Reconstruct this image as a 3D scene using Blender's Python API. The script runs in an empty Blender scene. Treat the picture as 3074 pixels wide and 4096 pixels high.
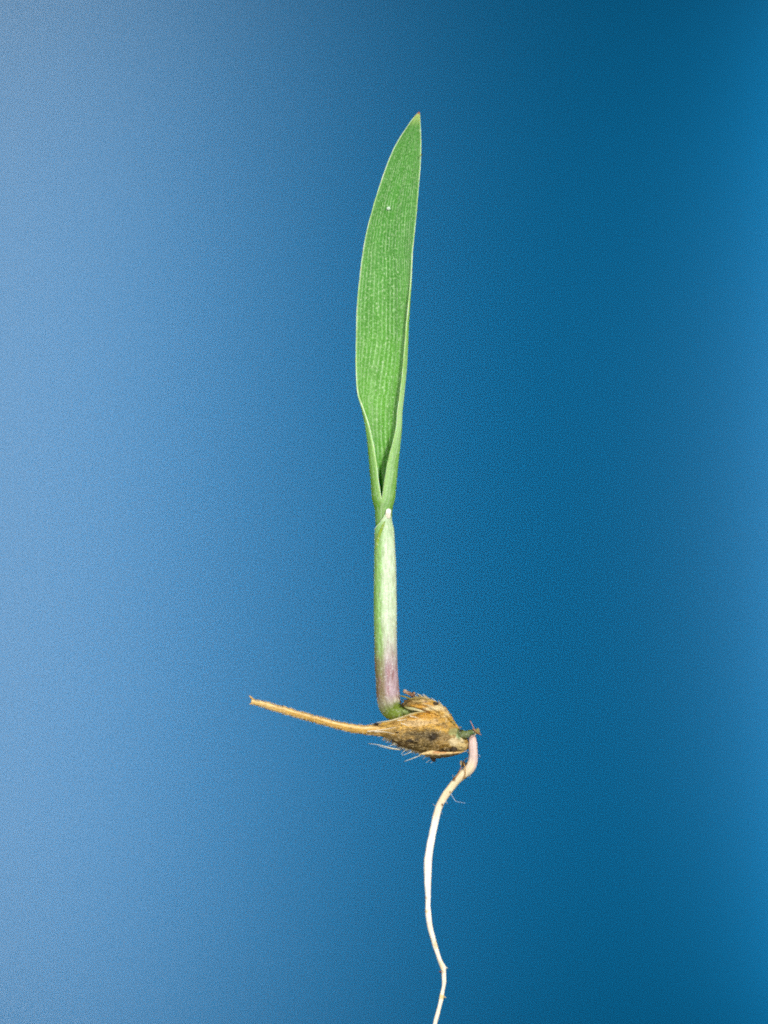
import bpy, math, random
import numpy as np
from mathutils import Vector, noise

# ---------------------------------------------------------------- scene, camera, light
# 1 Blender unit = 1 centimetre (the seedling is about 6 cm tall)
sc = bpy.context.scene
sc.unit_settings.system = 'METRIC'
sc.unit_settings.scale_length = 0.01
S = 6.0 / 4096.0                      # cm for each unit of the tracing grid
CAM_D = 40.0

cd = bpy.data.cameras.new('camera')
cam = bpy.data.objects.new('camera', cd)
sc.collection.objects.link(cam)
cam.location = (0, -CAM_D, 0)
cam.rotation_euler = (math.pi / 2, 0, 0)
cd.sensor_fit = 'VERTICAL'
cd.sensor_height = 36
cd.lens = 36 * CAM_D / 6.0
cd.clip_start = 0.5
cd.clip_end = 500
cd.dof.use_dof = True
cd.dof.focus_distance = CAM_D - 0.05
cd.dof.aperture_fstop = 0.20
sc.camera = cam

world = bpy.data.worlds.new('World')
sc.world = world
world.use_nodes = True
bg = world.node_tree.nodes['Background']
bg.inputs[0].default_value = (0.80, 0.88, 1.0, 1)
bg.inputs[1].default_value = 0.05

def area(name, loc, target, sx, sy, power, col=(1, 1, 1), spread=180):
    ld = bpy.data.lights.new(name, 'AREA')
    ld.shape = 'RECTANGLE'; ld.size = sx; ld.size_y = sy
    ld.energy = power; ld.color = col; ld.spread = math.radians(spread)
    o = bpy.data.objects.new(name, ld); sc.collection.objects.link(o)
    o.location = loc
    d = Vector(target) - Vector(loc)
    o.rotation_euler = d.to_track_quat('-Z', 'Y').to_euler()
    return o

area('flash_right', (16.5, -26, 15.5), (0, 0, -0.3), 6, 6, 14500, (1.0, 0.985, 0.95))
area('sheen_strip_left', (-7.1, -30, 1), (0, 0, 0), 2.5, 24, 3200, (1.0, 0.99, 0.97))  # added strip for the card's left sheen, also fills the seedling
area('sheen_strip_right', (14.0, -30, -0.5), (0, 0, 0), 2.5, 5, 2700, (1.0, 0.99, 0.97))  # added strip for a faint sheen at the card's right edge
area('side_fill_left', (-26, -14, 4), (0, 0, -0.5), 5, 12, 4200, (1.0, 1.0, 1.0))  # added fill to lift the dark left side of the stem
# lamps added close to the blue card to shape its gradient, turned away from the seedling
area('card_gradient_left', (-12, 4, -0.7), (-2.3, 20, -0.7), 1.5, 12.5, 1520, (1, 1, 1), 33)
area('card_gradient_right', (5.1, 19.1, -0.1), (4.6, 20, -0.1), 0.4, 9.5, 1300, (1, 1, 1))

sc.view_settings.view_transform = 'Standard'
sc.view_settings.look = 'None'
sc.view_settings.exposure = 0
sc.view_settings.gamma = 1
sc.cycles.use_denoising = False
sc.cycles.filter_width = 1.9

# ---------------------------------------------------------------- helpers
def P(px, py, dep=0.0):
    """tracing grid (x right, y down) to centimetres; dep is depth away from the camera, same grid"""
    return Vector(((px - 1537.0) * S, dep * S, (2048.0 - py) * S))

def lin(r, g, b):
    f = lambda c: (c / 255 / 12.92) if c / 255 <= 0.04045 else ((c / 255 + 0.055) / 1.055) ** 2.4
    return np.array((f(r), f(g), f(b)))

def sm(a, b, x):
    t = min(1.0, max(0.0, (x - a) / (b - a))) if a != b else float(x > a)
    return t * t * (3 - 2 * t)

def mixc(a, b, t):
    return a * (1 - t) + b * t

def nz(x, y, z=0.0):
    return noise.noise(Vector((x, y, z)))

def catmull(pts, n):
    pts = np.array(pts, float)
    ext = np.vstack([2 * pts[0] - pts[1], pts, 2 * pts[-1] - pts[-2]])
    d = np.r_[0, np.cumsum(np.maximum(1e-6, np.linalg.norm(np.diff(pts[:, :2], axis=0), axis=1)))]
    out = []
    for s in np.linspace(0, d[-1], n):
        i = int(min(len(pts) - 2, max(0, np.searchsorted(d, s, 'right') - 1)))
        t = (s - d[i]) / (d[i + 1] - d[i])
        p0, p1, p2, p3 = ext[i], ext[i + 1], ext[i + 2], ext[i + 3]
        # non-uniform tangents keep close points from overshooting
        h = d[i + 1] - d[i]
        hp = d[i] - d[i - 1] if i > 0 else h
        hn = d[i + 2] - d[i + 1] if i + 2 < len(d) else h
        m1 = ((p1 - p0) / hp * h + (p2 - p1) / h * hp) / (h + hp) * h
        m2 = ((p2 - p1) / h * hn + (p3 - p2) / hn * h) / (h + hn) * h
        t2, t3 = t * t, t * t * t
        out.append((2*t3-3*t2+1)*p1 + (t3-2*t2+t)*m1 + (-2*t3+3*t2)*p2 + (t3-t2)*m2)
    return np.array(out)

def table(ys, vals, grid, sigma=0.0):
    v = np.interp(grid, ys, vals)
    if sigma > 0:
        st = grid[1] - grid[0]
        k = int(3 * sigma / st) + 1
        g = np.exp(-0.5 * (np.arange(-k, k + 1) * st / sigma) ** 2); g /= g.sum()
        lo = 2 * v[0] - v[1:k + 1][::-1]; hi = 2 * v[-1] - v[-k - 1:-1][::-1]
        v = np.convolve(np.r_[lo, v, hi], g, 'valid')
    return v

def link(name, verts, faces, mats, parent=None, uvs=None, cols=None, midx=None, smooth=True):
    me = bpy.data.meshes.new(name)
    me.from_pydata([tuple(v) for v in verts], [], faces)
    for m in (mats if isinstance(mats, (list, tuple)) else [mats]):
        me.materials.append(m)
    if midx is not None:
        me.polygons.foreach_set('material_index', midx)
    me.polygons.foreach_set('use_smooth', [smooth] * len(me.polygons))
    if uvs is not None:
        ul = me.uv_layers.new(name='UVMap')
        li = np.zeros(len(me.loops), dtype=np.int32)
        me.loops.foreach_get('vertex_index', li)
        ul.data.foreach_set('uv', np.array(uvs, dtype=np.float32)[li].ravel())
    if cols is not None:
        ca = me.color_attributes.new('pigment_and_light', 'FLOAT_COLOR', 'POINT')  # own colours plus some painted sheen and side shading
        c = np.ones((len(verts), 4), dtype=np.float32); c[:, :3] = np.array(cols)
        ca.data.foreach_set('color', c.ravel())
    me.update()
    o = bpy.data.objects.new(name, me)
    sc.collection.objects.link(o)
    if parent is not None:
        o.parent = parent
    return o

def grid_faces(nr, nc, wrap, base=0, flip=False):
    f = []
    for i in range(nr - 1):
        for j in range(nc if wrap else nc - 1):
            a = base + i * nc + j; b = base + i * nc + (j + 1) % nc
            c = a + nc; d = b + nc
            f.append((a, b, d, c) if not flip else (a, c, d, b))
    return f

def sweep_data(pts, n, m, colfn=None, bump=None, caps=True):
    """pts rows: px, py, depth, half-width in the picture plane, half-depth. Returns verts, faces, uvs, cols"""
    c = catmull(pts, n)
    tan = np.gradient(c[:, :2], axis=0)
    V, UV, C = [], [], []
    s = 0.0
    for i in range(n):
        tx, ty = tan[i] / (np.linalg.norm(tan[i]) + 1e-9)
        nx, ny = -ty, tx
        if i: s += float(np.linalg.norm(c[i, :2] - c[i - 1, :2]))
        for j in range(m):
            a = 2 * math.pi * j / m            # 0 = towards the camera
            rw, rd = max(0.05, c[i, 3]), max(0.05, c[i, 4])
            k = 1.0 + (bump(a, s, c[i]) if bump else 0.0)
            ox = math.sin(a) * rw * k; od = -math.cos(a) * rd * k
            px, py, dp = c[i, 0] - nx * ox, c[i, 1] - ny * ox, c[i, 2] + od
            V.append(P(px, py, dp)); UV.append((j / m, s * S))
            C.append(colfn(a, s, px, py, i / (n - 1)) if colfn else (1, 1, 1))
    F = grid_faces(n, m, True)
    if caps:
        F.append(tuple(range(m))[::-1]); F.append(tuple((n - 1) * m + j for j in range(m)))
    return V, F, UV, C

def sweep(name, pts, n, m, mat, parent=None, colfn=None, bump=None):
    V, F, UV, C = sweep_data(pts, n, m, colfn, bump)
    return link(name, V, F, mat, parent, UV, C)

def hair(name, pts, r0, r1, mat, parent, n=10, m=5, col=(1, 1, 1)):
    k = len(pts)
    rows = [(p[0], p[1], p[2], r0 + (r1 - r0) * i / (k - 1), r0 + (r1 - r0) * i / (k - 1)) for i, p in enumerate(pts)]
    return sweep(name, rows, n, m, mat, parent, lambda *a: col)

def crumb(name, px, py, dep, rx, ry, rz, col, parent, seed, rough=0.35):
    """irregular little lump"""
    rnd = random.Random(seed)
    V, C = [], []
    nr, nc = 9, 12
    V.append(None); 
    V = []
    off = rnd.random() * 50
    for i in range(nr):
        th = math.pi * (i + 0.5) / nr
        for j in range(nc):
            ph = 2 * math.pi * j / nc
            d = Vector((math.sin(th) * math.cos(ph), math.sin(th) * math.sin(ph), math.cos(th)))
            k = 1 + rough * 1.6 * noise.noise(d * 1.9 + Vector((off, 0, 0))) + rough * noise.noise(d * 5 + Vector((0, off, 0)))
            V.append(P(px + d.x * rx * k, py - d.z * rz * k, dep + d.y * ry * k))
            C.append(col * (0.75 + 0.5 * rnd.random()))
    F = grid_faces(nr, nc, True)
    F.append(tuple(range(nc))[::-1]); F.append(tuple((nr - 1) * nc + j for j in range(nc)))
    return link(name, V, F, M['debris'], parent, None, C, smooth=False)

# ---------------------------------------------------------------- materials
M = {}
def new_mat(name):
    m = bpy.data.materials.new(name); m.use_nodes = True
    nt = m.node_tree; b = nt.nodes['Principled BSDF']
    M[name] = m
    return m, nt, b

class N:
    """tiny node helper"""
    def __init__(s, nt): s.nt = nt
    def n(s, t, **k):
        o = s.nt.nodes.new(t)
        for a, v in k.items(): setattr(o, a, v)
        return o
    def l(s, a, b): s.nt.links.new(a, b)
    def attr(s, name='pigment_and_light'): return s.n('ShaderNodeAttribute', attribute_name=name).outputs['Color']
    def uv(s): return s.n('ShaderNodeUVMap', uv_map='UVMap').outputs[0]
    def pos(s): return s.n('ShaderNodeTexCoord').outputs['Object']
    def scale(s, vec, sx, sy, sz):
        m = s.n('ShaderNodeMapping'); m.inputs['Scale'].default_value = (sx, sy, sz); s.l(vec, m.inputs['Vector']); return m.outputs[0]
    def noise(s, vec, scale=1, detail=2, rough=0.5):
        t = s.n('ShaderNodeTexNoise'); t.inputs['Scale'].default_value = scale
        t.inputs['Detail'].default_value = detail; t.inputs['Roughness'].default_value = rough
        s.l(vec, t.inputs['Vector']); return t.outputs['Fac']
    def vor(s, vec, scale=1):
        t = s.n('ShaderNodeTexVoronoi'); t.inputs['Scale'].default_value = scale
        s.l(vec, t.inputs['Vector']); return t.outputs['Distance']
    def ramp(s, fac, a, b, lo=0.0, hi=1.0):
        t = s.n('ShaderNodeMapRange'); t.interpolation_type = 'SMOOTHSTEP'
        t.inputs['From Min'].default_value = a; t.inputs['From Max'].default_value = b
        t.inputs['To Min'].default_value = lo; t.inputs['To Max'].default_value = hi
        s.l(fac, t.inputs['Value']); return t.outputs['Result']
    def mix(s, fac, a, b, blend='MIX'):
        t = s.n('ShaderNodeMix', data_type='RGBA', blend_type=blend)
        for sock, v in ((t.inputs[0], fac), (t.inputs[6], a), (t.inputs[7], b)):
            if isinstance(v, (int, float)): sock.default_value = v
            elif isinstance(v, (tuple, list, np.ndarray)): sock.default_value = (*[float(x) for x in v][:3], 1)
            else: s.l(v, sock)
        return t.outputs[2]
    def math(s, op, a, b=0.0):
        t = s.n('ShaderNodeMath', operation=op)
        for sock, v in ((t.inputs[0], a), (t.inputs[1], b)):
            if isinstance(v, (int, float)): sock.default_value = v
            else: s.l(v, sock)
        return t.outputs[0]
    def bump(s, h, dist, strength=1.0):
        t = s.n('ShaderNodeBump'); t.inputs['Distance'].default_value = dist; t.inputs['Strength'].default_value = strength
        s.l(h, t.inputs['Height']); return t.outputs[0]

def leaf_material(name, pale, amount):
    """green leaf tissue: fine pale cells in lengthwise rows, waxy gloss, thin enough to let light through"""
    m, nt, b = new_mat(name); g = N(nt)
    uv = g.scale(g.uv(), 0.30, 1.0, 1.0)          # across in cm, along in cm
    speck = g.noise(g.scale(uv, 140, 80, 1), 1, 2, 0.6)
    rows = g.noise(g.scale(uv, 105, 0.9, 1), 1, 1, 0.5)
    sep = g.n('ShaderNodeSeparateXYZ'); g.l(g.uv(), sep.inputs[0])
    wob = g.noise(g.scale(uv, 14, 1.5, 1), 1, 1, 0.5)
    vein = g.math('SINE', g.math('ADD', g.math('MULTIPLY', sep.outputs['X'], 113.0), g.math('MULTIPLY', wob, 2.0)))
    dash = g.noise(g.scale(uv, 60, 42, 1), 1, 2, 0.6)
    gate = g.noise(g.scale(uv, 30, 14, 1), 1, 2, 0.6)
    wide = g.noise(g.scale(uv, 16, 3.2, 1), 1, 3, 0.6)
    dots = g.vor(g.scale(uv, 62, 24, 1), 1)
    col = g.attr()
    col = g.mix(g.ramp(wide, 0.34, 0.66), g.mix(1.0, col, (0.72, 0.80, 0.60), 'MULTIPLY'), col)
    f1 = g.ramp(speck, 0.51, 0.72, 0, amount * 1.0)
    f2 = g.math('MULTIPLY', g.ramp(rows, 0.50, 0.70, 0, amount * 0.3), g.ramp(gate, 0.3, 0.6, 0.35, 1.0))
    f4 = g.math('MULTIPLY', g.ramp(vein, 0.50, 1.0, 0, amount * 1.0), g.math('MULTIPLY', g.ramp(dash, 0.38, 0.62, 0.3, 1.0), g.ramp(gate, 0.34, 0.62, 0.15, 1.0)))
    f3 = g.ramp(dots, 0.05, 0.20, amount * 1.1, 0)
    col = g.mix(f1, col, pale); col = g.mix(f2, col, pale); col = g.mix(f4, col, g.mix(0.35, pale, (0.75, 0.85, 0.72))); col = g.mix(f3, col, g.mix(0.5, pale, (0.8, 0.85, 0.7)))
    g.l(col, b.inputs['Base Color'])
    b.inputs['Roughness'].default_value = 0.42
    b.inputs['Specular IOR Level'].default_value = 0.45
    b.inputs['Subsurface Weight'].default_value = 0.25
    b.inputs['Subsurface Radius'].default_value = (0.5, 1.0, 0.3)
    b.inputs['Subsurface Scale'].default_value = 0.012
    h = g.math('ADD', g.math('MULTIPLY', speck, 0.6), g.math('MULTIPLY', rows, 0.8))
    g.l(g.bump(h, 0.006, 0.8), b.inputs['Normal'])
    tr = g.n('ShaderNodeBsdfTranslucent'); g.l(g.mix(1.0, g.attr(), (2.2, 2.0, 1.6), 'MULTIPLY'), tr.inputs['Color'])
    mx = g.n('ShaderNodeMixShader'); mx.inputs[0].default_value = 0.30
    g.l(b.outputs[0], mx.inputs[1]); g.l(tr.outputs[0], mx.inputs[2])
    g.l(mx.outputs[0], nt.nodes['Material Output'].inputs['Surface'])
    return m

leaf_material('leaf_inner', tuple(lin(192, 232, 160)), 0.68)
leaf_material('leaf_outer', tuple(lin(186, 220, 160)), 0.62)

def tissue_material(name, rough, sss, streak, fine, bumpd, stretch=(150, 150, 14), dark=(0.6, 0.55, 0.5)):
    """soft plant tissue coloured by its pigment, streaked lengthwise"""
    m, nt, b = new_mat(name); g = N(nt)
    uv = g.scale(g.uv(), 1, 1, 1)
    st = g.noise(g.scale(uv, stretch[0] * 0.25, stretch[2], 1), 1, 3, 0.6)
    sp = g.noise(g.pos(), stretch[1] * 0.55, 2, 0.6)
    col = g.attr()
    col = g.mix(g.ramp(st, 0.35, 0.62, streak, 0), col, g.mix(1.0, col, dark, 'MULTIPLY'))
    col = g.mix(g.ramp(sp, 0.55, 0.72, 0, fine), col, (0.85, 0.86, 0.80))
    g.l(col, b.inputs['Base Color'])
    b.inputs['Roughness'].default_value = rough
    b.inputs['Subsurface Weight'].default_value = sss
    b.inputs['Subsurface Radius'].default_value = (1.0, 0.8, 0.6)
    b.inputs['Subsurface Scale'].default_value = 0.02
    g.l(g.bump(g.math('ADD', st, sp), bumpd, 0.8), b.inputs['Normal'])
    return m

tissue_material('sheath', 0.44, 0.3, 0.7, 0.42, 0.0045)
tissue_material('root', 0.5, 0.35, 0.35, 0.0, 0.004, (60, 60, 8), (0.86, 0.78, 0.62))
tissue_material('straw', 0.55, 0.1, 0.7, 0.25, 0.008, (160, 170, 9), (0.72, 0.58, 0.36))

m, nt, b = new_mat('husk'); g = N(nt)
p = g.pos()
fib = g.noise(g.scale(p, 9, 40, 60), 1, 4, 0.65)
mott = g.noise(p, 26, 4, 0.6)
spk = g.noise(p, 95, 2, 0.6)
col = g.attr()
col = g.mix(g.ramp(fib, 0.36, 0.58, 0.7, 0), col, g.mix(1.0, col, (0.62, 0.54, 0.42), 'MULTIPLY'))
col = g.mix(g.ramp(mott, 0.54, 0.72, 0, 0.5), col, g.mix(0.5, col, tuple(lin(226, 188, 104))))
col = g.mix(g.ramp(spk, 0.60, 0.70, 0, 0.5), col, tuple(lin(236, 222, 186)))
col = g.mix(g.ramp(spk, 0.30, 0.42, 0.8, 0), col, tuple(lin(52, 38, 20)))
g.l(col, b.inputs['Base Color'])
b.inputs['Roughness'].default_value = 0.48
g.l(g.bump(g.math('ADD', g.math('ADD', fib, mott), g.math('MULTIPLY', spk, 0.5)), 0.012, 0.9), b.inputs['Normal'])

m, nt, b = new_mat('bristle'); g = N(nt)
g.l(g.attr(), b.inputs['Base Color']); b.inputs['Roughness'].default_value = 0.35
b.inputs['Transmission Weight'].default_value = 0.25
m, nt, b = new_mat('debris'); g = N(nt)
sp = g.noise(g.pos(), 120, 3, 0.6)
g.l(g.mix(g.ramp(sp, 0.35, 0.65), g.mix(1.0, g.attr(), (0.5, 0.45, 0.4), 'MULTIPLY'), g.attr()), b.inputs['Base Color'])
b.inputs['Roughness'].default_value = 0.8
m, nt, b = new_mat('margin'); g = N(nt)
sp = g.noise(g.pos(), 70, 2, 0.6)
g.l(g.mix(g.ramp(sp, 0.35, 0.65, 0.0, 0.35), g.attr(), tuple(lin(170, 205, 130))), b.inputs['Base Color'])
b.inputs['Roughness'].default_value = 0.35
b.inputs['Subsurface Weight'].default_value = 0.3; b.inputs['Subsurface Scale'].default_value = 0.01

# satin blue card
m, nt, b = new_mat('blue_card'); g = N(nt)
pp = g.pos()
grain = g.noise(pp, 30, 2, 0.6)
nt.nodes.remove(b)
dif = g.n('ShaderNodeBsdfDiffuse')
g.l(g.mix(g.ramp(grain, 0.3, 0.7, 0, 1.0), (0.0, 0.0295, 0.0690), (0.0, 0.0320, 0.0740)), dif.inputs['Color'])
gls = g.n('ShaderNodeBsdfGlossy', distribution='BECKMANN')
gls.inputs['Roughness'].default_value = 0.215
gls.inputs['Color'].default_value = (1, 1, 1, 1)
mx = g.n('ShaderNodeMixShader'); mx.inputs[0].default_value = 0.035
g.l(dif.outputs[0], mx.inputs[1]); g.l(gls.outputs[0], mx.inputs[2])
g.l(mx.outputs[0], nt.nodes['Material Output'].inputs['Surface'])

# ---------------------------------------------------------------- backdrop
CARD_Y = 20.0
hw, hh, th = 15.0, 13.0, 0.1
bv, bf = [], []
nx, nzc = 40, 3
for side in (0, 1):
    for k in range(nzc):
        for i in range(nx):
            x = -hw + 2 * hw * i / (nx - 1); z = -hh + 2 * hh * k / (nzc - 1)
            bv.append((x, side * th, z))
nb = nx * nzc
bf += grid_faces(nzc, nx, False) + grid_faces(nzc, nx, False, nb, True)
per = [i for i in range(nx)] + [k * nx + nx - 1 for k in range(1, nzc)] + [(nzc - 1) * nx + i for i in range(nx - 2, -1, -1)] + [k * nx for k in range(nzc - 2, 0, -1)]
for a, c in zip(per, per[1:] + per[:1]):
    bf.append((c, a, a + nb, c + nb))
card = link('backdrop', bv, bf, M['blue_card'], smooth=False)
card.location = (0, CARD_Y, 0)
card.rotation_euler = (0, 0, math.radians(0))
card['kind'] = 'structure'
card['label'] = 'plain satin blue backdrop card, out of focus behind the seedling'

# ---------------------------------------------------------------- the seedling
root_e = bpy.data.objects.new('grass_seedling', None)
root_e.empty_display_size = 0.3
sc.collection.objects.link(root_e)
root_e['label'] = 'young grass seedling with one green leaf, brown awned seed husk and thin white root'
root_e['category'] = 'seedling'
rnd = random.Random(7)

# ---- leaf blade: a sheet, open and cupped above, rolled into a tube below
LY = [451, 456, 466, 500, 550, 600, 650, 700, 750, 800, 850, 900, 950, 1000, 1050, 1100, 1150, 1200, 1250, 1300, 1350, 1400, 1450, 1500, 1550, 1580, 1600, 1650, 1700, 1750, 1800, 1850, 1932, 2000, 2030, 2075, 2100, 2160]
LXL = [1676, 1670, 1661, 1635, 1601, 1573, 1552, 1534, 1517, 1501, 1487, 1473, 1462, 1453, 1446, 1440, 1435, 1430, 1427, 1426, 1425, 1424, 1424, 1426, 1429, 1434, 1440, 1454, 1464, 1471.5, 1477, 1480.5, 1487, 1492, 1495, 1497, 1499, 1504]
LXR = [1679, 1681, 1681, 1683, 1686, 1686, 1684, 1681, 1676, 1672, 1668, 1663, 1658, 1652, 1648, 1645, 1642, 1639, 1636, 1632, 1631, 1629, 1627, 1623, 1618, 1615, 1613, 1607, 1606, 1602, 1597, 1591, 1584, 1578, 1575, 1573, 1572, 1574]
grid = np.linspace(451, 2160, 560)
def tip_table(v):
    a = table(LY, v, grid, 12.0); raw = table(LY, v, grid, 0)
    w = np.clip((grid - 470) / 60, 0, 1)
    return raw * (1 - w) + a * w
XL = tip_table(LXL); XR = tip_table(LXR)
CX = (XL + XR) / 2; W = (XR - XL) / 2
rollL = table([451, 1400, 1560, 1600, 1650, 1700, 1750, 1800, 1850, 1932, 2000, 2030, 2160],
              [0, 0, 0, 1, 5, 11, 15.5, 20, 24.5, 27, 33, 35, 38], grid, 15)       # how far the left edge folds in
rollR = table([451, 900, 1150, 1300, 1450, 1550, 1650, 1700, 1750, 1800, 1850, 1932, 2000, 2030, 2160],
              [0, 0, 1, 5, 11, 12, 15, 16, 22, 31, 38, 44, 47, 46, 40], grid, 15)
openL = table([451, 1350, 1600, 2160], [0.62, 0.62, 0, 0], grid, 20)
openR = table([451, 850, 1150, 2160], [0.62, 0.62, 0, 0], grid, 20)
depth_k = table([451, 600, 1200, 1500, 1700, 1850, 2000, 2160], [0.24, 0.22, 0.20, 0.20, 0.27, 0.46, 0.84, 0.95], grid, 30)
bend = table([451, 700, 1000, 1400, 1800, 2160], [-70, -30, 5, 20, 8, 0], grid, 80)   # the blade leans a little
NU = 120
TH = 6.0
Pm = np.zeros((len(grid), NU, 3))
for i, y in enumerate(grid):
    w = max(0.8, W[i] - 2.5 * min(1, W[i] / 30) - 8.0 * sm(1985, 2045, y))
    fl = -math.asin(max(-1, min(1, 1 - rollL[i] / w))) if rollL[i] > 0.5 else -(math.pi / 2)
    fr = math.asin(max(-1, min(1, 1 - rollR[i] / w))) if rollR[i] > 0.5 else math.pi / 2
    fl -= openL[i]; fr += openR[i]
    # go round the back: from fl (left) down to -(2pi - fr)
    ang = np.linspace(fl, -(2 * math.pi - fr), NU)
    wl = w / math.sin(-fl) if -fl > math.pi / 2 else w
    wr = w / math.sin(fr) if fr > math.pi / 2 else w
    s = np.sin(ang)
    x = CX[i] + np.where(s < 0, wl, wr) * s
    d = depth_k[i] * w
    yv = -d * np.cos(ang) - d * 0.75 * (1 - sm(1500, 1950, y)) + bend[i]
    Pm[i, :, 0] = x; Pm[i, :, 1] = yv; Pm[i, :, 2] = y
# outward normals of the sheet (away from the inside of the roll), in (x, depth) of each section
du = np.gradient(Pm[:, :, :2], axis=1)
nrm = np.stack([du[:, :, 1], -du[:, :, 0]], -1)
nrm /= np.linalg.norm(nrm, axis=2, keepdims=True) + 1e-9
mid = NU // 2
if nrm[300, mid, 1] < 0: nrm = -nrm
U = np.linspace(0, 1, NU)
ribs = np.zeros((len(grid), NU))
for k in range(15):
    uc = (k + 0.5) / 15 + rnd.uniform(-.012, .012)
    amp = rnd.uniform(0.6, 1.3)
    ribs += amp * np.exp(-((U - uc) / 0.014) ** 2)[None, :]
mid_rib = np.exp(-((U - 0.52) / 0.03) ** 2)
taper = np.clip(W / 60, 0, 1)[:, None]
inner = Pm.copy(); outer = Pm.copy()
inner[:, :, :2] += nrm * (-(1.3 * ribs - 2.2 * mid_rib[None, :]) * taper)[:, :, None]
outer[:, :, :2] += nrm * ((TH * np.clip(W / 25, 0.15, 1)[:, None] + 1.0 * ribs * taper))[:, :, None]
V, UV, C = [], [], []
GI = lin(70, 150, 36); GI2 = lin(96, 168, 36); GT = lin(78, 156, 24); PALE = lin(196, 222, 160); GO = lin(126, 178, 66)
for sheet, pm in ((0, inner), (1, outer)):
    for i, y in enumerate(grid):
        for j in range(NU):
            q = pm[i, j]
            V.append(P(q[0], q[2], q[1])); UV.append((U[j], (y - 451) * S))
            if sheet == 0:
                c = mixc(GI, GI2, sm(900, 1700, y)); c = mixc(c, GT, sm(1820, 2000, y))
            else:
                c = mixc(GO, lin(116, 172, 52), sm(1700, 2050, y)); c = mixc(c, lin(190, 216, 176), 0.6 * sm(0.80, 0.93, U[j]) * sm(1300, 1600, y) * (1 - sm(1990, 2080, y)) * (1 - 0.7 * sm(0.95, 0.985, U[j])))  # pale sheen painted onto the right outer fold
            e = min(U[j], 1 - U[j]) * 2 * max(W[i], 1)
            c = mixc(PALE, c, sm(0.0, 7.0, e) * 0.55 + 0.45)
            c = mixc(lin(200, 215, 130), c, sm(462, 520, y) * 0.8 + 0.2 * sm(456, 470, y))
            c = mixc(lin(190, 60, 45), c, sm(455, 463, y))
            C.append(c)
ng = len(grid) * NU
Fi = grid_faces(len(grid), NU, False); Fo = grid_faces(len(grid), NU, False, ng, True)
F = Fi + Fo; mi = [0] * len(Fi) + [1] * len(Fo)
for i in range(len(grid) - 1):
    for j in (0, NU - 1):
        a, c = i * NU + j, (i + 1) * NU + j
        F.append((a, c, c + ng, a + ng) if j == 0 else (c, a, a + ng, c + ng)); mi.append(1)
for j in range(NU - 1):
    F.append((j, j + 1, j + 1 + ng, j + ng)); mi.append(1)
blade = link('leaf_blade', V, F, [M['leaf_inner'], M['leaf_outer']], root_e, UV, C, mi)
blade['label'] = 'green lance-shaped leaf blade, rolled into a tube at its foot'

# ---- pale cartilage edge along both sides of the blade
for j, lo, hi in ((0, 4, 515), (NU - 1, 4, 515)):
    rows = []
    for i in range(lo, hi, 5):
        q = (inner[i, j] + outer[i, j]) / 2
        k = 0.5 + 0.5 * sm(460, 640, grid[i])
        r = (2.2 if j == 0 else 1.7) * k * (1 + 0.45 * nz(grid[i] * 0.03, j))
        r *= 1 - 0.35 * sm(1600, 1900, grid[i])
        rows.append((q[0], q[2], q[1], r, r))
    o = sweep('leaf_margin', rows, 420, 8, M['margin'], blade, lambda a, s, px, py, t: mixc(lin(190, 90, 70), mixc(lin(212, 228, 196), lin(160, 198, 116), 0.9 * sm(-0.2, 0.5, nz(py * 0.02, px * 0.001))), sm(456, 480, py)))

# ---- glassy droplet-like wart on the upper blade
def on_blade(px, py):
    i = int(np.argmin(abs(grid - py)))
    cand = [j for j in range(NU) if nrm[i, j, 1] > 0.2] or list(range(NU))
    j = min(cand, key=lambda jj: abs(inner[i, jj, 0] - px))
    return inner[i, j]
q = on_blade(1555, 834)
rows = [(1555, 826, q[1] - 3, 1, 1), (1555, 829, q[1] - 4, 6, 4), (1555, 834, q[1] - 4, 8, 6), (1555, 839, q[1] - 4, 6.5, 4), (1555, 842, q[1] - 3, 1, 1)]
sweep('leaf_wart', rows, 12, 12, M['sheath'], blade, lambda *a: lin(205, 228, 205))

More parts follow.
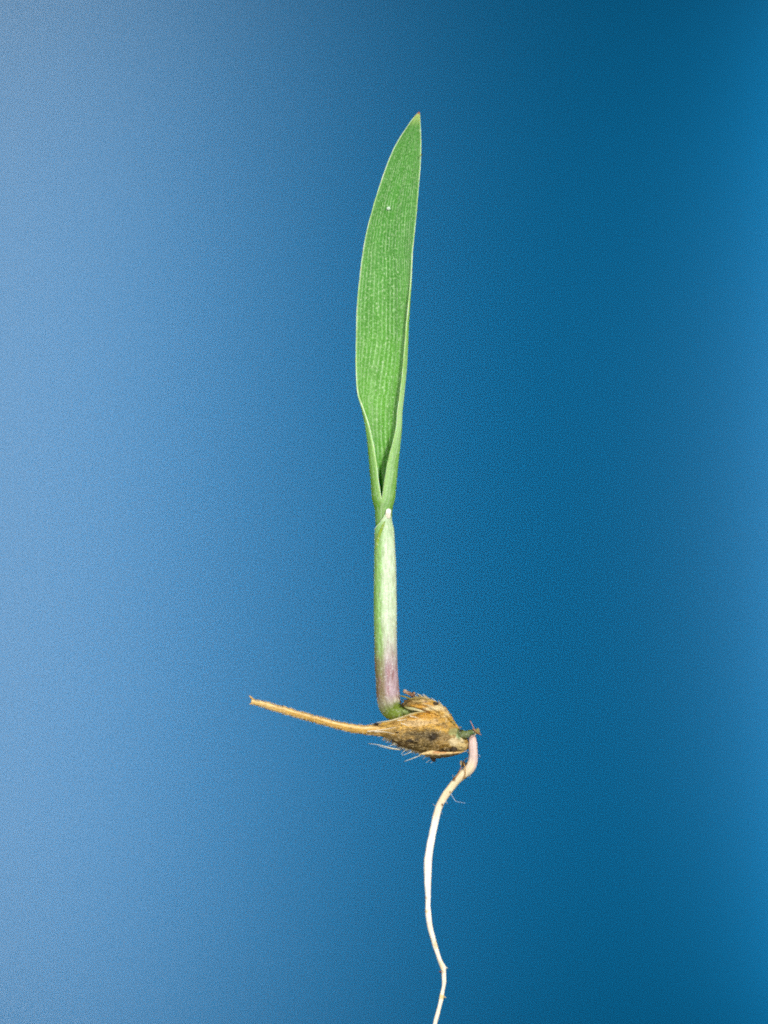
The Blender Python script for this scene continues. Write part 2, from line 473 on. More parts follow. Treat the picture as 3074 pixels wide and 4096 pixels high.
# ---- shoot sheath (pale sleeve, open obliquely at the top, bending into the husk at its foot)
SY = [2030, 2075, 2095, 2115, 2150, 2200, 2250, 2350, 2450, 2550, 2650, 2700, 2750, 2780]
SL = [1494, 1496, 1498, 1499, 1498.5, 1498, 1497, 1496, 1496, 1498, 1499.5, 1502, 1505, 1507]
SR = [1576, 1574, 1573, 1577, 1580, 1582, 1585, 1587, 1588.5, 1588, 1590.5, 1593, 1597, 1600]
rim_phi = [-math.pi, -2.2, -math.pi / 2, -0.91, -0.32, 0.13, 0.27, 0.46, 0.72, 0.91, 1.2, math.pi / 2, 2.2, math.pi]
rim_y = [2140, 2135, 2124, 2108, 2090, 2064, 2044, 2037, 2044, 2062, 2084, 2096, 2125, 2140]
MS = 72
stations = np.linspace(0, 1, 40)
V, UV, C = [], [], []
def sheath_col(phi, py, px, s):
    n1 = nz(px * 0.035, py * 0.006, 3.0); n2 = nz(px * 0.12, py * 0.018, 9.0)
    ph = phi + 0.25 * n1 + 0.2 * n2
    left = 1 - sm(-0.55, 0.05, ph)  # left-right split: real tone plus highlight painted into the right side
    up = mixc(lin(202, 222, 186), lin(134, 190, 78), left * 0.88)
    up = mixc(up, lin(140, 188, 110), 0.35 * (1 - sm(2120, 2190, py)))
    pink = mixc(lin(176, 152, 158), lin(128, 112, 58), left * 0.9)
    pink = mixc(pink, lin(146, 92, 88), max(0, 0.6 * sm(0.0, 0.35, n2 + 0.25 * n1)) * sm(2560, 2690, py))
    t = sm(2430, 2700, py + 70 * n1 + 50 * n2 - 40 * left)
    c = mixc(up, pink, t)
    c = mixc(c, lin(190, 190, 160), 0.6 * sm(2770, 2815, s + 18 * n2))
    c = mixc(c, lin(112, 134, 42), sm(2800, 2842, s + 16 * n2))
    c = mixc(c, lin(66, 84, 22), sm(2885, 2940, s))
    return c
for t in stations:
    for j in range(MS):
        phi = -math.pi + 2 * math.pi * j / MS
        ry = np.interp(phi, rim_phi, rim_y)
        py = ry * (1 - t) + 2320 * t
        xl, xr = np.interp(py, SY, SL), np.interp(py, SY, SR)
        w = (xr - xl) / 2; cx = (xl + xr) / 2
        lip = 1.0 - 1.2 * (1 - sm(0, 0.06, t)) / w
        px = cx + w * math.sin(phi) * lip; dp = -w * 0.95 * math.cos(phi) * lip
        V.append(P(px, py, dp)); UV.append((j / MS, py * S)); C.append(sheath_col(phi, py, px, py))
# straight run, then the bend to the right into the husk
run = [(cxy, y, 0, w, w * 0.95) for y, cxy, w in [(yy, (np.interp(yy, SY, SL) + np.interp(yy, SY, SR)) / 2, (np.interp(yy, SY, SR) - np.interp(yy, SY, SL)) / 2) for yy in np.linspace(2336, 2780, 12)]]
run += [(1557, 2805, 3, 47, 45), (1563, 2824, 8, 47, 44), (1576, 2841, 14, 44, 40), (1597, 2850, 18, 34, 34), (1625, 2850, 20, 24, 26), (1660, 2849, 20, 15, 18), (1695, 2850, 22, 9, 10)]
c = catmull(run, 90)
tan = np.gradient(c[:, :2], axis=0); tan /= np.linalg.norm(tan, axis=1, keepdims=True)
s = 2336.0
for i in range(90):
    if i: s += float(np.linalg.norm(c[i, :2] - c[i - 1, :2]))
    tx, ty = tan[i]
    for j in range(MS):
        phi = -math.pi + 2 * math.pi * j / MS
        ox = c[i, 3] * math.sin(phi)
        px, py, dp = c[i, 0] + ty * ox, c[i, 1] - tx * ox, c[i, 2] - c[i, 4] * math.cos(phi)
        V.append(P(px, py, dp)); UV.append((j / MS, s * S)); C.append(sheath_col(phi, min(s, 2790), px, s))
nrow = len(stations) + 90
F = grid_faces(nrow, MS, True)
F.append(tuple((nrow - 1) * MS + j for j in range(MS)))
sheath = link('shoot_sheath', V, F, M['sheath'], root_e, UV, C)
sheath['label'] = 'pale tubular shoot sheath, white above, mauve below, green at its bent foot'

def on_sheath(px, py, lift=0.0):
    xl, xr = np.interp(py, SY, SL), np.interp(py, SY, SR)
    w = (xr - xl) / 2; cx = (xl + xr) / 2
    sn = max(-0.97, min(0.97, (px - cx) / w))
    return (px, py, -w * 0.95 * math.sqrt(1 - sn * sn) - lift)
# white rounded tip of the sheath
x, y, d = on_sheath(1554, 2050)
rows = [(1555, 2034, d - 1, 1, 1), (1555, 2037, d - 2, 7, 4), (1555, 2044, d - 2, 10.5, 6), (1554, 2052, d - 2, 11, 6), (1553, 2062, d - 1, 10, 4), (1552, 2074, d + 1, 8, 2)]
o = sweep('sheath_tip', rows, 24, 16, M['root'], sheath, lambda a, s, px, py, t: mixc(lin(250, 246, 238), lin(226, 216, 196), t))
o['label'] = 'white rounded tip of the sheath'
# green slit where the sheath edges part
rows = []
for (x, y, r) in ((1541, 2083, 0.8), (1537, 2092, 2.6), (1529, 2110, 4.2), (1522, 2130, 4.8), (1516, 2150, 5.0), (1511, 2172, 4.5), (1507, 2192, 1.2)):
    a = on_sheath(x, y, 0.8); rows.append((a[0], a[1], a[2], r * 1.3, 2.4))
o = sweep('sheath_slit', rows, 40, 10, M['sheath'], sheath, lambda *a: lin(142, 176, 40))
o['label'] = 'narrow yellow-green slit in the sheath'
# raised membranous rim along the oblique mouth
rows = []
for phi in np.linspace(-1.45, 0.16, 14):
    ry = np.interp(phi, rim_phi, rim_y); xl, xr = np.interp(ry, SY, SL), np.interp(ry, SY, SR)
    w = (xr - xl) / 2; rows.append(((xl + xr) / 2 + w * math.sin(phi), ry, -w * 0.95 * math.cos(phi), 2.0, 2.0))
sweep('sheath_rim', rows, 40, 8, M['margin'], sheath, lambda *a: lin(205, 222, 180))

# ---- seed husk
def blob(c, px, py, items):
    for (bx, by, rx, ry, col, k) in items:
        d = ((px - bx) / rx) ** 2 + ((py - by) / ry) ** 2
        d += 0.7 * nz(px * 0.05, py * 0.05, bx * 0.1) + 0.45 * nz(px * 0.14, py * 0.14, by * 0.1)
        c = mixc(c, col, k * (1 - sm(0.35, 1.25, d)))
    return c
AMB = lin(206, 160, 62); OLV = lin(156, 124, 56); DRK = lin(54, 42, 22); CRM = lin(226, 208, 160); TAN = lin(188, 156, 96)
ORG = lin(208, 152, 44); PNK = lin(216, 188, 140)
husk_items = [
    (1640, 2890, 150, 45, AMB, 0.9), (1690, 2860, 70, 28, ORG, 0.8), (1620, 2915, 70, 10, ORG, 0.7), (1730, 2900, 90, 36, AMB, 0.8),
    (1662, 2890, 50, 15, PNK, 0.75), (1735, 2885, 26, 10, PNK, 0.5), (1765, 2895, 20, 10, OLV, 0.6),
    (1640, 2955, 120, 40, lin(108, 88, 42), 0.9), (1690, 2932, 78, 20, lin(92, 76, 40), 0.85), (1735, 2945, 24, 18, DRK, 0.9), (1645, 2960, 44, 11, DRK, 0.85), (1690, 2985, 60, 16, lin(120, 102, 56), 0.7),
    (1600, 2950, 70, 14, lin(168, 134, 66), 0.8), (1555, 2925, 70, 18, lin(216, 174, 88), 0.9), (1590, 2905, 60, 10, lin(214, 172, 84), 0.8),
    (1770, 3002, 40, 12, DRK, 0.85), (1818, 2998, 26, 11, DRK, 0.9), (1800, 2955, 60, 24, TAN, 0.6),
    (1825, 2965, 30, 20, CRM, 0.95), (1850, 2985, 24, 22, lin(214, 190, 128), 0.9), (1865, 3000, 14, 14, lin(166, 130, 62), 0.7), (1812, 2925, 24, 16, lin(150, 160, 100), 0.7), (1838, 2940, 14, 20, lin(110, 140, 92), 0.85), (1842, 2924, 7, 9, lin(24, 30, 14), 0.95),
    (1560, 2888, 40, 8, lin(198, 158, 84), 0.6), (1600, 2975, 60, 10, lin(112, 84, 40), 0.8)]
HX = [1490, 1515, 1560, 1600, 1640, 1697, 1740, 1785, 1815, 1835, 1855, 1872, 1879]
HT = [2899, 2895, 2884, 2871, 2858, 2841, 2832, 2846, 2882, 2908, 2932, 2956, 2975]
HB_X = [1490, 1520, 1545, 1570, 1590, 1610, 1650, 1690, 1720, 1760, 1800, 1850, 1868, 1879]
HB = [2934, 2943, 2951, 2962, 2977, 2989, 3000, 3013, 3020, 3021, 3017, 3006, 3001, 2990]
HD_X = [1490, 1540, 1600, 1680, 1760, 1820, 1860, 1879]
HD = [16, 34, 58, 74, 72, 54, 36, 14]
def husk_body(name, xs, top, bot, dep, y0, items, base, n, mseg, parent, sq_end=1700, seed=0.0, amp=1.0):
    V, C = [], []
    for i in range(n):
        px = xs[0] + (xs[-1] - xs[0]) * i / (n - 1)
        t, bt, dd = top(px), bot(px), dep(px)
        h = (bt - t) / 2; midy = (bt + t) / 2
        sq = 2.0 + 2.2 * (1 - sm(sq_end - 60, sq_end + 60, px))
        for j in range(mseg):
            a = 2 * math.pi * j / mseg
            sn, cs = math.sin(a), math.cos(a)      # a = 0 front, pi/2 top
            e = sq if sn > 0 else 2.0
            vz = math.copysign(abs(sn) ** (2 / e), sn); vy = math.copysign(abs(cs) ** (2 / e), cs)
            k = 1 + amp * (0.07 * nz(px * 0.03, a * 1.6, seed) + 0.055 * nz(px * 0.09, a * 4, seed + 4) + 0.02 * math.sin(a * 11 + 0.5) * sm(xs[0], xs[0] + 80, px))
            k += amp * 0.045 * nz(px * 0.22, a * 9, seed + 8) + amp * 0.03 * nz(px * 0.5, a * 20, seed + 5)
            qx = px + amp * 3 * nz(px * 0.06, a * 3, seed + 2); qy = midy - vz * h * k; qd = y0 - vy * dd * k
            V.append(P(qx, qy, qd)); C.append(blob(base, qx, qy, items))
    F = grid_faces(n, mseg, True)
    F.append(tuple(range(mseg))[::-1]); F.append(tuple((n - 1) * mseg + j for j in range(mseg)))
    return link(name, V, F, M['husk'], parent, None, C)
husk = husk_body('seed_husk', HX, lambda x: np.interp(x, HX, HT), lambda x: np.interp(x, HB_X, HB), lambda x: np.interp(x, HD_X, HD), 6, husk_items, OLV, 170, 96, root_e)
husk['label'] = 'brown spindle-shaped seed husk with dark stains and a cream base'
# upper scale of the husk, standing open above the shoot's foot
UX = [1610, 1622, 1640, 1690, 1720, 1745, 1785, 1802, 1822, 1834]
UT = [2812, 2802, 2795, 2788, 2795, 2808, 2832, 2858, 2890, 2908]
UB = [2818, 2830, 2836, 2848, 2860, 2872, 2890, 2900, 2912, 2918]
up_items = [(1650, 2815, 50, 22, lin(140, 112, 50), 0.9), (1690, 2800, 40, 12, lin(206, 178, 120), 0.8), (1740, 2830, 60, 16, CRM, 0.9), (1775, 2850, 34, 22, lin(222, 196, 140), 0.85),
            (1690, 2822, 50, 10, ORG, 0.85), (1730, 2852, 60, 14, AMB, 0.85), (1742, 2815, 14, 6, DRK, 0.9), (1700, 2806, 12, 5, lin(150, 120, 110), 0.6), (1615, 2815, 16, 10, lin(60, 52, 24), 0.9),
            (1790, 2885, 30, 18, lin(170, 130, 50), 0.8), (1810, 2895, 18, 14, lin(138, 126, 60), 0.8), (1660, 2795, 30, 6, lin(150, 132, 66), 0.8), (1785, 2840, 10, 8, lin(160, 124, 84), 0.5)]
upper = husk_body('upper_scale', UX, lambda x: np.interp(x, UX, UT), lambda x: np.interp(x, UX, UB),
                  lambda x: np.interp(x, [1610, 1640, 1700, 1780, 1834], [14, 36, 58, 56, 22]), 2, up_items, AMB, 110, 72, husk, 1600, 21.0, 1.6)
upper['label'] = 'ragged cream and amber upper scale standing open'
# papery lips either side of the mouth
sweep('husk_lip', [(1506, 2889, -40, 0.8, 0.8), (1530, 2886, -48, 2.2, 3), (1562, 2881, -58, 2.8, 4), (1600, 2870, -64, 3.2, 4), (1640, 2856, -68, 3.4, 4), (1670, 2849, -68, 3.0, 4), (1700, 2844, -64, 1.6, 3)],
      50, 8, M['straw'], husk, lambda a, s, px, py, t: mixc(lin(232, 220, 180), lin(214, 190, 120), sm(0.3, 0.9, t + 0.3 * nz(px * 0.08, 1))))
sweep('husk_lip', [(1618, 2826, -30, 1.2, 2), (1632, 2831, -44, 5.0, 4), (1650, 2834, -52, 6.0, 4), (1670, 2838, -58, 5.0, 4), (1688, 2843, -60, 3.4, 4), (1704, 2846, -62, 1, 2)],
      40, 10, M['straw'], husk, lambda a, s, px, py, t: mixc(lin(176, 176, 104), lin(230, 222, 190), t))
# pale loose scale along the underside
o = sweep('lower_scale', [(1676, 3016, -46, 1, 2), (1700, 3012, -56, 6, 6), (1730, 3009, -60, 9, 8), (1765, 3013, -58, 8, 8), (1800, 3012, -50, 6, 6), (1835, 3008, -40, 3.5, 4), (1866, 3003, -28, 1, 1)],
          70, 14, M['husk'], husk, lambda a, s, px, py, t: blob(lin(230, 200, 140), px, py, [(1760, 3006, 40, 6, lin(196, 124, 60), 0.7), (1800, 3018, 40, 7, lin(110, 88, 50), 0.9), (1840, 3008, 30, 6, lin(206, 160, 90), 0.7)]),
          lambda a, s, c: 0.25 * nz(s * 0.08, a))
o['label'] = 'pale loose scale along the underside of the husk'
o = sweep('lower_scale', [(1700, 3024, -20, 1, 2), (1730, 3024, -26, 6, 8), (1770, 3024, -28, 7, 8), (1810, 3019, -22, 5, 6), (1850, 3010, -14, 1, 2)], 60, 12, M['husk'], husk,
          lambda a, s, px, py, t: blob(lin(124, 104, 56), px, py, [(1780, 3026, 30, 8, lin(90, 84, 50), 0.8)]), lambda a, s, c: 0.4 * nz(s * 0.1, a))
# creases and pale fibres lying on the husk
for k, pts in enumerate([[(1640, 2862, -80), (1656, 2865, -82), (1674, 2870, -82)], [(1614, 2893, -66), (1626, 2898, -70), (1640, 2903, -72)], [(1604, 2890, -64), (1614, 2894, -66)],
                         [(1470, 2925, -24), (1520, 2919, -36), (1560, 2912, -50), (1584, 2907, -58)], [(1500, 2926, -30), (1540, 2926, -46), (1580, 2934, -60)], [(1590, 2880, -66), (1610, 2878, -70), (1628, 2872, -74)]]):
    hair('fibre', pts, 2.6, 0.7, M['bristle'], husk, 14, 6, lin(244, 232, 204))
# long bristles
for pts, r in [([(1602, 2998, -20), (1560, 2990, -26), (1520, 2979, -30), (1474, 2973, -34)], 2.6), ([(1606, 3000, -10), (1560, 2994, -16), (1515, 2983, -18)], 1.6),
               ([(1682, 3020, -30), (1650, 3033, -36), (1618, 3044, -42)], 2.3), ([(1648, 3006, -20), (1628, 3014, -24), (1609, 3021, -28)], 1.5),
               ([(1738, 3028, -10), (1720, 3040, -14), (1705, 3050, -16)], 1.5), ([(1715, 3022, -5), (1700, 3030, -8), (1690, 3037, -10)], 1.2),
               ([(1704, 2794, 0), (1688, 2783, -6), (1668, 2772, -12)], 1.6), ([(1728, 2802, 0), (1712, 2790, -6), (1694, 2776, -10)], 2.2), ([(1716, 2796, 6), (1702, 2786, 6), (1690, 2776, 4)], 1.2),
               ([(1560, 2958, -10), (1552, 2964, -12), (1545, 2970, -14)], 1.0), ([(1690, 2790, 10), (1676, 2782, 12), (1664, 2778, 12)], 1.2), ([(1752, 2812, -6), (1738, 2800, -10), (1726, 2790, -12)], 1.8), ([(1772, 2824, -6), (1762, 2812, -10), (1754, 2800, -12)], 1.5), ([(1676, 2790, -10), (1660, 2782, -14), (1640, 2776, -18)], 1.8), ([(1630, 2996, -26), (1614, 3006, -30), (1606, 3016, -32)], 1.0), ([(1750, 3028, -12), (1736, 3042, -16), (1724, 3052, -18)], 1.4), ([(1584, 2974, -24), (1566, 2980, -28), (1552, 2984, -30)], 1.3)]:
    hair('bristle', pts, r, 0.6, M['bristle'], husk, 14, 6, lin(222, 212, 176))
# olive thread from the scale to the shoot, dark thread down the shoot's edge
hair('withered_thread', [(1645, 2797, -24), (1625, 2788, -26), (1598, 2781, -30)], 5.0, 2.0, M['straw'], husk, 14, 7, lin(146, 138, 58))
hair('withered_thread', [(1594, 2778, -14), (1600, 2795, -14), (1608, 2818, -16), (1616, 2826, -20)], 2.2, 1.6, M['straw'], husk, 14, 6, lin(88, 58, 36))
hair('withered_thread', [(1868, 3004, -18), (1876, 3014, -20), (1882, 3024, -20)], 1.8, 1.0, M['straw'], husk, 10, 5, lin(90, 66, 44))
hair('withered_thread', [(1640, 2796, -36), (1660, 2790, -40), (1690, 2790, -42), (1720, 2798, -40)], 4.0, 1.6, M['straw'], husk, 20, 6, lin(156, 140, 74))
hair('withered_thread', [(1612, 2816, -30), (1626, 2804, -34), (1644, 2800, -38)], 4.5, 2.0, M['straw'], husk, 14, 6, lin(110, 84, 36))
for k, (x, y, L, ang, r, c_) in enumerate([(1648, 2794, 26, 200, 4, (196, 170, 112)), (1668, 2792, 22, 215, 3.4, (164, 138, 74)), (1690, 2790, 20, 225, 4, (206, 184, 134)), (1712, 2796, 22, 222, 4.2, (226, 208, 166)), (1734, 2804, 16, 220, 3.6, (216, 190, 140)),
                                        (1760, 2816, 14, 240, 3.6, (222, 198, 150)), (1784, 2834, 12, 250, 3.4, (206, 176, 122)), (1630, 2802, 20, 190, 4, (120, 94, 44)), (1804, 2862, 9, 280, 3, (214, 190, 150)), (1680, 2806, 30, 190, 3, (220, 190, 120)), (1720, 2822, 34, 200, 3.2, (236, 214, 168))]):
    a = math.radians(ang); dx, dy = math.cos(a), math.sin(a); d0 = -14 if k < 9 else -56
    hair('chaff_shard', [(x - dx * 10, y - dy * 6, d0 + 4), (x, y, d0), (x + dx * L * 0.6, y + dy * L * 0.5, d0 - 3), (x + dx * L, y + dy * L * 0.9, d0 - 8)], r, 1.0, M['straw'], husk, 12, 6, lin(*c_))
# soil and chaff caught on the husk
for k, (x, y, d, rx, ry, rz, c) in enumerate([(1735, 3037, -26, 9, 8, 7, lin(58, 42, 22)), (1727, 3031, -26, 6, 6, 6, lin(50, 40, 22)), (1506, 2896, -22, 9, 6, 5, lin(46, 34, 18)), (1744, 2813, -46, 12, 6, 6, lin(70, 54, 30)),
                                              (1622, 2765, -22, 9, 7, 7, lin(176, 150, 122)), (1637, 2773, -22, 12, 8, 7, lin(152, 116, 84)), (1650, 2780, -24, 9, 7, 8, lin(118, 84, 58)), (1657, 2772, -22, 5, 4, 4, lin(190, 150, 100)),
                                              (1842, 2925, -34, 7, 5, 8, lin(28, 30, 16)), (1819, 2996, -44, 13, 5, 7, lin(60, 48, 26)), (1735, 2946, -78, 9, 4, 9, lin(56, 44, 24)), (1640, 2960, -72, 12, 4, 5, lin(58, 46, 26)), (1590, 2928, -62, 6, 3, 3, lin(66, 52, 28)),
                                              (1572, 2964, -22, 7, 6, 4, lin(66, 50, 26)), (1596, 2981, -24, 8, 6, 4, lin(80, 58, 28))]):
    crumb('soil_crumb', x, y, d, rx, ry, rz, c, husk, 100 + k)
# ---- awn: long stiff bristle, ridged, broken off at the end
awn_rows = [(1006, 2806, -4, 9.5, 8), (1045, 2814, -4, 11, 9), (1090, 2828, -4, 13.5, 10), (1140, 2841, -4, 13.5, 10), (1200, 2859, -4, 13.5, 11), (1250, 2872.5, -4, 13.5, 11), (1300, 2886.5, -4, 14, 12), (1350, 2900, -4, 14.5, 12),
            (1400, 2910.5, -4, 16, 13), (1450, 2917.5, -4, 17.5, 15), (1500, 2919, -2, 22, 18), (1540, 2920, 0, 26, 24)]
def awn_col(a, s, px, py, t):
    c = mixc(lin(238, 202, 122), lin(222, 178, 86), sm(0.05, 0.4, t))
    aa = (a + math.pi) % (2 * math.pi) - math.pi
    ridge_highlight = math.exp(-((aa - 0.45) / 0.22) ** 2)
    c = mixc(c, lin(244, 224, 176), ridge_highlight * 0.85 * (1 - sm(0.85, 1, t)))  # cream highlight painted along the ridge
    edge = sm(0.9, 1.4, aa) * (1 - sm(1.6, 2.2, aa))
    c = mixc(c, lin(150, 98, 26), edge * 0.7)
    return mixc(c, lin(140, 96, 40), 0.5 * sm(0.15, 0.5, nz(s * 0.05, a * 2, 5)))
def awn_bump(a, s, c):
    return 0.06 * nz(s * 0.05, a * 1.5, 2) + 0.05 * nz(s * 0.25, a * 3, 7) + 0.10 * math.cos(3 * (a - 0.45)) * 0.6
awn = sweep('awn', awn_rows, 160, 28, M['straw'], husk, awn_col, awn_bump)
awn['label'] = 'long straw-coloured awn, broken and forked at its end'
hair('awn_splinter', [(1018, 2802, -6), (1010, 2794, -8), (1003, 2787, -8), (998, 2783, -8)], 5.0, 2.6, M['straw'], husk, 14, 7, lin(224, 184, 116))
hair('awn_splinter', [(1020, 2812, -8), (1008, 2814, -8), (998, 2817, -8)], 6.0, 1.5, M['straw'], husk, 12, 7, lin(230, 192, 120))
# short fuzz on awn and husk
V, F, C = [], [], []
def add_fuzz(p0, p1, r, col):
    b0 = len(V); d = (p1 - p0)
    s1 = d.cross(Vector((0, 1, 0))).normalized() * r * S
    for q in (p0 + s1, p0 - s1 * 0.5 + Vector((0, r * S, 0)), p0 - s1 * 0.5 - Vector((0, r * S, 0)), p1):
        V.append(q); C.append(col)
    F.extend([(b0, b0 + 1, b0 + 3), (b0 + 1, b0 + 2, b0 + 3), (b0 + 2, b0, b0 + 3)])
ac = catmull(awn_rows, 300)
for k in range(620):
    i = rnd.randrange(4, 298); side = rnd.choice((-1, 1)); cc = ac[i]
    t = ac[min(299, i + 1)] - ac[i - 1]; t = t[:2] / np.linalg.norm(t[:2]); nrm2 = np.array((-t[1], t[0])) * side
    a = rnd.uniform(-0.6, 1.2) if rnd.random() < 0.75 else rnd.uniform(-1.5, -0.6)
    bx = cc[:2] + nrm2 * cc[3] * math.cos(a) * 0.98; bd = cc[2] - cc[4] * math.sin(a)
    L = rnd.uniform(6, 12)
    ex = bx + (nrm2 * 0.6 - t * 0.8) * L
    add_fuzz(P(bx[0], bx[1], bd), P(ex[0], ex[1], bd - 3), 1.5, lin(232, 212, 165) * rnd.uniform(0.7, 1.0))
for k in range(420):
    px = rnd.uniform(1540, 1850); top = rnd.random() < 0.35
    py = np.interp(px, UX, UT) if (top and px > 1650) else np.interp(px, HB_X, HB)
    sg = -1 if (top and px > 1650) else 1
    L = rnd.uniform(7, 22) if px < 1780 else rnd.uniform(4, 9)
    b_ = P(px, py - sg * 2, rnd.uniform(-16, 16)); add_fuzz(b_, P(px - L * 0.9, py + sg * L * rnd.uniform(0.2, 0.8), b_.y / S - 3), 1.5, lin(226, 210, 168) * rnd.uniform(0.6, 1.0))
for k in range(500):                              # lying on the face of the husk
    px = rnd.uniform(1560, 1800); f = rnd.uniform(-0.8, 0.85)
    t_, b_ = np.interp(px, HX, HT), np.interp(px, HB_X, HB); dd = np.interp(px, HD_X, HD)
    py = (t_ + b_) / 2 - f * (b_ - t_) / 2; dp = 6 - dd * (1 - abs(f) ** 2) ** 0.5 - 2
    L = rnd.uniform(6, 16)
    add_fuzz(P(px, py, dp), P(px - L, py + rnd.uniform(-2, 4), dp - 6), 1.6, mixc(lin(220, 196, 140), lin(120, 96, 50), rnd.random()))
fz = link('fuzz', V, F, M['bristle'], husk, None, C, smooth=False); fz['kind'] = 'stuff'

# ---- stalk stub at the husk's base
stub = sweep('stalk_stub', [(1826, 2920, -22, 8, 10), (1842, 2932, -26, 16, 16), (1862, 2938, -28, 17, 18), (1880, 2930, -28, 12, 13), (1895, 2926, -28, 9.5, 10), (1908, 2925, -28, 11, 10), (1916, 2924, -28, 12, 9), (1919, 2924, -28, 5, 4)],
             50, 18, M['sheath'], root_e, lambda a, s, px, py, t: blob(lin(98, 112, 58), px, py, [(1848, 2945, 18, 10, lin(118, 128, 70), 0.7), (1890, 2932, 16, 6, lin(84, 118, 56), 0.8), (1912, 2922, 14, 14, lin(142, 128, 66), 0.9), (1845, 2922, 8, 8, lin(30, 36, 16), 0.8)]),
             lambda a, s, c: 0.18 * nz(s * 0.08, a * 1.4, 3))
stub['label'] = 'short green stalk stub with a ragged brown end'
hair('stub_thread', [(1900, 2922, -40), (1893, 2906, -42), (1887, 2893, -42), (1881, 2882, -42)], 2.6, 1.6, M['straw'], stub, 12, 6, lin(196, 136, 110))
hair('stub_thread', [(1892, 2914, -40), (1905, 2926, -42), (1917, 2935, -42), (1927, 2938, -42)], 2.2, 1.4, M['straw'], stub, 12, 6, lin(176, 128, 92))
hair('stub_thread', [(1913, 2916, -34), (1918, 2926, -36), (1919, 2938, -36)], 3.0, 1.6, M['straw'], stub, 12, 6, lin(170, 140, 80))
hair('stub_thread', [(1904, 2934, -36), (1898, 2940, -38), (1890, 2942, -38)], 2.4, 1.2, M['straw'], stub, 10, 6, lin(226, 220, 200))

# ---- root
root_rows = [(1884, 2938, -10, 10, 10), (1889, 2948, -12, 14.5, 14), (1891.5, 2965, -14, 16.5, 16), (1893, 2990, -14, 17.5, 17), (1894, 3015, -12, 18, 17), (1893, 3038, -8, 19, 18), (1887, 3060, -6, 21, 19), (1873, 3081, -4, 21, 19),
             (1853, 3098, -2, 18.5, 18), (1831, 3119, 0, 16.5, 16), (1812, 3141, 0, 15.5, 15), (1792, 3168, 0, 15.5, 15), (1773, 3196, 0, 15, 14), (1758, 3225, 0, 14.5, 14), (1748.5, 3256, -2, 14.5, 14), (1738, 3300, -4, 14.5, 14), (1728, 3350, -6, 14.8, 14),
             (1719.5, 3395, -8, 15, 14), (1713, 3440, -10, 15.8, 14), (1712, 3481, -12, 15.5, 14), (1711.5, 3530, -14, 13.3, 13), (1713, 3580, -16, 11.3, 11), (1712.5, 3630, -18, 10.4, 10), (1713, 3645, -18, 11.6, 11), (1716, 3672, -18, 11.5, 11), (1720, 3702, -18, 10.8, 10),
             (1732.5, 3750, -18, 10, 10), (1741, 3781, -18, 9.8, 9), (1752, 3815, -18, 8.6, 8.5), (1760.5, 3840, -18, 8.8, 8.5), (1768, 3858, -18, 10, 9), (1773, 3869, -18, 11, 9), (1775, 3880, -18, 9.5, 9), (1776.5, 3905, -18, 8.7, 8.5), (1777, 3930, -18, 8.2, 8), (1775, 3947, -18, 7.2, 7),
             (1771, 3965, -18, 7.6, 7.5), (1768, 3983, -18, 9.0, 8), (1766, 3993, -18, 8.8, 8), (1760, 4020, -18, 8, 8), (1752, 4050, -18, 8.3, 8), (1744, 4080, -18, 8.3, 8), (1738, 4105, -18, 7.8, 8), (1722, 4160, -18, 7.4, 7), (1706, 4240, -16, 6.6, 6.5), (1712, 4330, -14, 5, 5), (1720, 4400, -12, 1.2, 1.2)]
rspots = [(1848, 3070, 12, 10, lin(150, 112, 70), 0.5), (1817, 3116, 8, 9, lin(104, 72, 40), 0.8), (1802, 3168, 5, 5, lin(140, 92, 48), 0.8), (1769, 3218, 5, 7, lin(150, 100, 56), 0.75), (1745, 3252, 10, 16, lin(226, 206, 176), 0.5), (1740, 3268, 12, 16, lin(232, 216, 190), 0.5), (1858, 3110, 9, 7, lin(190, 144, 76), 0.7),
          (1706, 3590, 6, 6, lin(206, 166, 120), 0.6), (1706, 3644, 9, 8, lin(214, 186, 130), 0.7), (1745, 3775, 8, 18, lin(212, 190, 140), 0.7), (1766, 3860, 14, 24, lin(226, 208, 166), 0.7), (1771, 3886, 8, 6, lin(190, 160, 120), 0.6), (1769, 3985, 12, 12, lin(220, 192, 116), 0.8), (1723, 3704, 8, 20, lin(236, 220, 180), 0.4)]
def root_col(a, s, px, py, t):
    c = mixc(lin(214, 190, 182), lin(226, 210, 174), sm(3010, 3085, py - 30 * sm(0, 1, math.sin(a)) * 1.2))
    c = mixc(c, lin(202, 164, 150), 0.5 * (1 - sm(2950, 2975, py)))
    c = mixc(c, lin(244, 240, 230), sm(3170, 3320, py))
    c = mixc(c, lin(246, 236, 212), 0.8 * sm(3600, 3760, py))
    return blob(c, px, py, rspots)
rt = sweep('root', root_rows, 520, 20, M['root'], root_e, root_col, lambda a, s, c: 0.07 * nz(s * 0.03, a * 0.8, 11) + 0.03 * nz(s * 0.11, a * 2, 4))
rt['label'] = 'thin curved white root, flushed pink at the top'
hair('root_hair', [(1802, 3172, -6), (1812, 3188, -8), (1824, 3204, -10), (1845, 3209, -12), (1862, 3212, -12)], 1.2, 0.5, M['bristle'], rt, 24, 5, lin(190, 205, 220))
hair('root_hair', [(1783, 3868, -18), (1788, 3871, -18), (1792, 3872, -18)], 4.0, 0.8, M['root'], rt, 10, 6, lin(220, 206, 170))
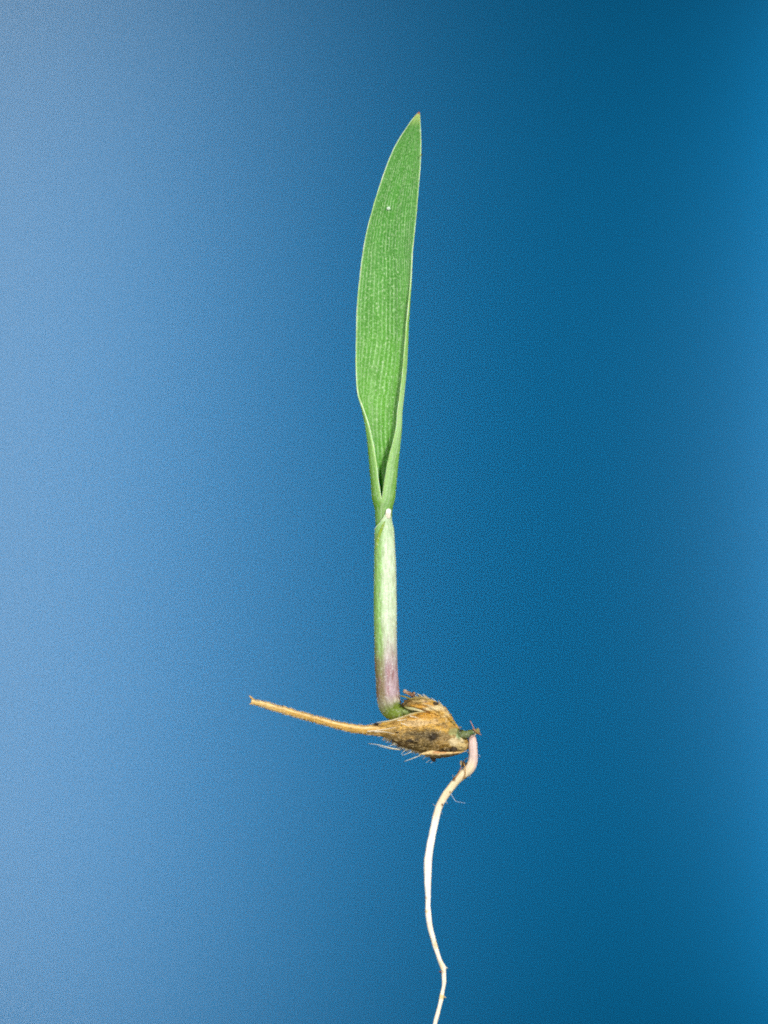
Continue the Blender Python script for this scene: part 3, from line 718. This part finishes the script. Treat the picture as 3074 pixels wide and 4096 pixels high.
hair('root_hair', [(1776, 3986, -18), (1781, 3988, -18), (1785, 3990, -18)], 3.6, 0.8, M['root'], rt, 10, 6, lin(214, 190, 130))
hair('root_thread', [(1856, 3052, -20), (1861, 3070, -26), (1862, 3092, -26), (1857, 3112, -22)], 2.2, 1.8, M['straw'], rt, 18, 6, lin(196, 146, 70))
hair('root_thread', [(1850, 3060, -14), (1838, 3085, -16), (1824, 3108, -16), (1812, 3122, -14)], 2.4, 1.8, M['straw'], rt, 18, 6, lin(168, 116, 60))
hair('root_thread', [(1856, 3048, -14), (1862, 3036, -14), (1876, 3031, -16)], 1.7, 1.2, M['straw'], rt, 12, 5, lin(130, 104, 66))
for (x, y, a, L) in [(1911, 3020, 15, 14), (1880, 3100, 60, 10), (1800, 3150, 200, 12), (1782, 3206, 30, 14), (1744, 3222, 190, 14), (1763, 3250, 20, 10), (1820, 3112, 215, 16)]:
    ar = math.radians(a); hair('root_hair', [(x - math.cos(ar) * 3, y - math.sin(ar) * 3, -4), (x + math.cos(ar) * L * 0.6, y + math.sin(ar) * L * 0.5, -6), (x + math.cos(ar + 0.5) * L, y + math.sin(ar + 0.5) * L, -8)], 0.7, 0.3, M['bristle'], rt, 8, 4, lin(226, 222, 210))
for k, (x, y, d, rx, ry, rz, c) in enumerate([(1853, 3056, -14, 7, 6, 11, lin(50, 40, 24)), (1846, 3052, -12, 5, 5, 9, lin(180, 164, 124)), (1866, 3053, -14, 5, 4, 4, lin(60, 48, 28)), (1816, 3114, -12, 4, 4, 6, lin(80, 56, 32)), (1761, 3885.5, -18, 4.5, 3.5, 2.5, lin(120, 70, 56)), (1770, 3217, -10, 3.5, 3, 5, lin(120, 80, 44))]):
    crumb('soil_crumb', x, y, d, rx, ry, rz, c, rt, 300 + k)
crumb('soil_speck', 1686.5, 624, -60, 3, 3, 4, lin(70, 64, 36), blade, 400)

# origin of the seedling at its lowest point
low = P(1720, 4400, -12)
root_e.location = low
for o in sc.objects:
    if o.parent is root_e:
        o.location = -low
